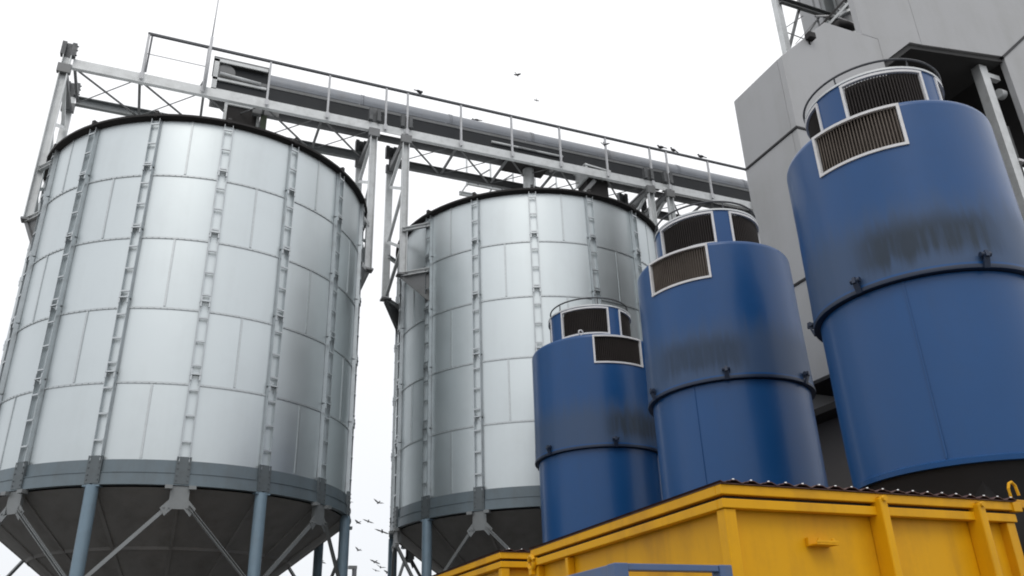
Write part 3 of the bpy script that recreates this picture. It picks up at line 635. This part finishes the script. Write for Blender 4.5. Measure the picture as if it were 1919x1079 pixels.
MB().box((5.45, 4.0, 0), (8.4, 4.35, 2.62)).obj('infill_body', M_DARK, bx); MB().box((7.4, 4.4, 0), (8.4, 6.8, 2.9)).obj('side_body', M_DARK, bx)

# ------------------------------------------------------------------ yellow containers
def container(u0, u1, v0, v1, zt, label, full):
    t = thing('yellow_container', label, 'container', (0, 0, 0), 'yellow steel containers with corrugated lids')
    B = dict(bevel=.004)
    MB().box((u0 + .055, v0 + .055, .25), (u1 - .055, v1 - .055, zt - .06)).obj('side_walls', M_YEL, t)
    # corner posts
    for (x, y) in ((u0, v0), (u1 - .07, v0), (u0, v1 - .07), (u1 - .07, v1 - .07)):
        MB().box((x, y, .2), (x + .07, y + .07, zt - .122)).obj('corner_post', M_YEL, t, **B)
    # top flange band, black strip for the shade in the gap, lid band
    def hoop(z0, z1, o, m, nm, th=.05):
        MB().box((u0 - o, v0 - o, z0), (u1 + o, v0 - o + th, z1)).obj(nm, m, t, **B); MB().box((u0 - o, v1 + o - th, z0), (u1 + o, v1 + o, z1)).obj(nm, m, t, **B)
        MB().box((u0 - o, v0 - o + th + .001, z0), (u0 - o + th, v1 + o - th - .001, z1)).obj(nm, m, t, **B); MB().box((u1 + o - th, v0 - o + th + .001, z0), (u1 + o, v1 + o - th - .001, z1)).obj(nm, m, t, **B)
    hoop(zt - .12, zt - .072, .012, M_YEL, 'top_flange'); hoop(zt - .071, zt - .053, -.02, M_BLACK, 'gap_strip'); hoop(zt - .052, zt - .002, .018, M_YEL, 'lid_band')
    # ribs
    for f in (.493, .852) if full else (.5,):
        u = u0 + (u1 - u0) * f
        m = MB().box((u - .026, v0 - .055, .3), (u + .026, v0 + .054, zt - .03)); m.obj('front_rib', M_YEL, t, bevel=.008)
        MB().tube((u, v0 - .07, zt - .035), (u, v0 - .02, zt - .035), .016, 10).obj('rib_bolt', M_YEL, t)
    for k in range(1, 3):
        v = v0 + (v1 - v0) * k / 3 + (.0 if not full else .25)
        if full and k == 1: continue
        MB().box((u0 + .0, v - .02, .3), (u0 + .054, v + .02, zt - .125)).obj('side_rib', M_YEL, t, **B)
    # corrugated lid
    mb = MB(); L = u1 - u0 + .05; pitch = .1125; n = int(L / pitch * 8); vs = []
    for i in range(n + 1):
        x = u0 - .025 + L * i / n; ph = ((x - u0) / pitch) % 1; z = zt + .004 + (.013 if .3 < ph < .7 else 0 if (ph < .15 or ph > .85) else .0065)
        vs += [(x, v0 - .035, z), (x, v1 + .03, z), (x, v0 - .035, z + .004), (x, v1 + .03, z + .004)]
    fs = []
    for i in range(n):
        a, b = 4 * i, 4 * i + 4; fs += [(a, b, b + 1, a + 1), (a + 2, a + 3, b + 3, b + 2), (a, a + 2, b + 2, b)]
    mb.add(vs, fs); mb.obj('corrugated_lid', M_MAROON, t)
    MB().box((u0 - .02, v0 - .028, zt - .001), (u1 + .02, v1 + .02, zt + .003)).obj('lid_underlay', M_MAROON, t)
    scr = MB()
    x = u0 + pitch * .5
    while x < u1:
        scr.tube((x, v0 - .032, zt + .018), (x, v0 - .032, zt + .025), .007, 6); x += pitch
    scr.obj('screw_glints', M_SCREW, t, stuff=True)  # bright screw dots imitate the highlights on the ridge ends
    return t
ya = container(2.70, 4.80, 3.60, 5.99, 2.58, 'large yellow ribbed container at bottom right with a maroon corrugated lid', True)
# step bracket on the front, hinge eye, arm and hook on the right end
h = MB().box((3.24, 3.575, 2.290), (3.39, 3.654, 2.298)).box((3.24, 3.575, 2.299), (3.39, 3.581, 2.312)).box((3.233, 3.63, 2.288), (3.238, 3.654, 2.335))
for u in (3.27, 3.365): h.tube((u, 3.59, 2.299), (u, 3.59, 2.325), .010, 8)
h.obj('step_bracket', M_YEL, ya, bevel=.003)
MB().box((4.80, 3.62, 2.555), (5.25, 3.68, 2.605)).obj('lid_arm', M_YEL, ya, bevel=.004)
MB().path([(4.80, 3.58, 2.60), (4.80, 3.58, 2.66), (4.815, 3.58, 2.69), (4.84, 3.58, 2.70), (4.865, 3.58, 2.68), (4.875, 3.58, 2.62)], .009, 8).obj('lid_hook', M_YEL, ya)
MB().box((4.79, 3.57, 2.52), (4.86, 3.615, 2.575)).obj('hinge_block', M_YEL, ya, bevel=.004)
e = MB(); e.path([(2.68 + 0, 5.985 + .045 * cos(2 * pi * i / 16), 2.485 + .045 * sin(2 * pi * i / 16)) for i in range(16)], .018, 8, closed=True); e.obj('lifting_eye', M_YEL, ya)
MB().box((2.665, 5.96, 2.40), (2.695, 6.01, 2.45)).obj('eye_lug', M_YEL, ya)
yb = container(2.70, 4.80, 6.63, 9.40, 2.65, 'smaller looking yellow container behind the big one, at the bottom centre edge', False)

# blue guard frame
bf = thing('blue_guard_frame', 'blue square tube guard frame in front of the yellow container corner', 'frame', (0, 0, 0))
MB().box((1.64, 2.90, 0), (1.70, 2.96, 2.088)).obj('front_post', M_BFRAME, bf, bevel=.004)
MB().box((2.115, 2.90, 0), (2.175, 2.96, 2.088)).obj('front_post', M_BFRAME, bf, bevel=.004)
MB().box((1.701, 2.905, 2.062), (2.114, 2.955, 2.087)).obj('top_bar', M_BFRAME, bf, bevel=.003)
MB().box((1.645, 2.961, 2.04), (1.695, 4.3, 2.087)).obj('side_bar', M_BFRAME, bf, bevel=.004)
MB().box((1.64, 4.301, 0), (1.70, 4.36, 2.088)).obj('rear_post', M_BFRAME, bf, bevel=.004)
MB().box((1.701, 2.905, 1.0), (2.114, 2.955, 1.05)).obj('mid_bar', M_BFRAME, bf, bevel=.003)

# ------------------------------------------------------------------ birds and distant pole
def bird_perched(loc, s, rz, label, m=M_BIRD):
    t = thing('perched_bird', label, 'bird', loc, 'birds perched on the gallery'); t.rotation_euler.z = rz
    b = MB().ball((0, 0, .34 * s), .42 * s, .2 * s, .2 * s).ball((.36 * s, 0, .55 * s), .13 * s, .12 * s, .13 * s)
    b.add([(-.3 * s, .1 * s, .36 * s), (-.3 * s, -.1 * s, .36 * s), (-.85 * s, -.08 * s, .2 * s), (-.85 * s, .08 * s, .2 * s), (-.3 * s, 0, .24 * s)], [(0, 1, 2, 3), (0, 3, 4), (1, 4, 2), (2, 4, 3), (0, 4, 1)])
    b.tube((.46 * s, 0, .55 * s), (.6 * s, 0, .52 * s), .03 * s, 5, r1=.005 * s)
    b.tube((.02 * s, .06 * s, .2 * s), (.02 * s, .06 * s, 0), .015 * s, 4).tube((.02 * s, -.06 * s, .2 * s), (.02 * s, -.06 * s, 0), .015 * s, 4)
    b.obj('body', m, t); return t
for (loc, lab, rz) in (((4.43, 15.2, 14.045), 'small bird perched on the handrail near the middle trestles', .4), ((6.08, 15.9, 14.14), 'small bird perched on the conveyor cover, behind the rail', 2.6),
                       ((10.95, 15.2, 14.045), 'left bird of the close pair on the handrail near the building', 2.9), ((11.33, 15.2, 14.045), 'right bird of the close pair on the handrail near the building', 3.3),
                       ((12.19, 15.2, 14.045), 'lone bird on the handrail nearest the grey building', 3.0)):
    bird_perched(loc, .20, rz, lab)
def bird_fly(loc, s, rz, up, label, m=M_BIRD):
    t = thing('flying_bird', label, 'bird', loc, 'birds in flight'); t.rotation_euler = (.35, .2, rz)
    b = MB().ball((0, 0, 0), .45 * s, .14 * s, .13 * s).ball((.42 * s, 0, .04 * s), .12 * s, .1 * s, .1 * s)
    b.add([(-.35 * s, .07 * s, .02 * s), (-.35 * s, -.07 * s, .02 * s), (-.8 * s, -.15 * s, 0), (-.8 * s, .15 * s, 0), (-.5 * s, 0, -.03 * s)], [(0, 1, 2, 3), (0, 3, 4), (1, 4, 2), (2, 4, 3), (0, 4, 1)])
    b.obj('body', m, t)
    for k in (-1, 1):
        w_ = MB(); p = [(.25, .08, .04), (.3, .55, .04 + up * .45), (.05, 1.05, .04 + up * .75), (-.2, .6, .02 + up * .42), (-.22, .1, .02)]
        vs = [(x * s, y * s * k, z * s) for x, y, z in p] + [(x * s, y * s * k, (z - .03) * s) for x, y, z in p]
        w_.add(vs, [(0, 1, 2, 3, 4), (9, 8, 7, 6, 5)] + [(i, (i + 1) % 5, 5 + (i + 1) % 5, 5 + i) for i in range(5)]); w_.obj('wing', m, t)
    return t
fl = [((7.75, 17.0, 16.93), .16, .6, 'dark bird flying alone high above the gallery', M_BIRD, .3), ((11.0, 22.5, 20.9), .13, 1.2, 'tiny pale bird flying below the lone high one', M_GALV, .1),
      ((9.18, 15.08, 13.69), .15, .9, 'bird fluttering in front of a gallery post', M_BIRDG, .8)]
low = [((6.504, 26, 6.811), 'flying bird highest in the gap between the silos', .8, .22), ((6.208, 26, 6.233), 'flying bird left of centre in the silo gap', .1, .22), ((5.895, 26, 6.19), 'small pale bird beside the left silo foot', .4, .18),
       ((6.653, 26, 5.944), 'gliding bird with long wings near the right silo foot', .0, .30), ((5.949, 26, 5.375), 'bird hovering just above the distant pole', .9, .17), ((6.47, 26, 5.045), 'uppermost bird of the low cluster right of the pole', .1, .22),
       ((6.64, 26, 4.894), 'middle bird of the low cluster right of the pole', .7, .2), ((6.876, 26, 4.744), 'lowest right bird of the low cluster by the right silo leg', .2, .2),
       ((6.50, 26, 4.80), 'lowest left bird of the low cluster right of the pole', .3, .16), ((4.852, 26, 5.017), 'bird glimpsed between the legs of the left silo', .3, .2), ((5.601, 26, 6.804), 'tiny bird touching the edge of the left silo ring', .5, .14)]
for loc, s, rz, lab, m, up in fl: bird_fly(loc, s * .85, rz, up, lab, m)
for i, (loc, lab, up, s) in enumerate(low): bird_fly(loc, s * .8, random.uniform(-.8, .8) + 2.0, up * .6, lab, M_BIRDG)
dpole = thing('distant_lamp_pole', 'grey distant pole seen low between the two silos', 'pole', (9.0, 40, 0))
MB().tube((0, 0, 0), (0, 0, 6.52), .11, 10).obj('shaft', M_RAIL, dpole); MB().box((-.28, -.1, 6.52), (.1, .1, 6.66)).obj('head', M_GALVD, dpole)
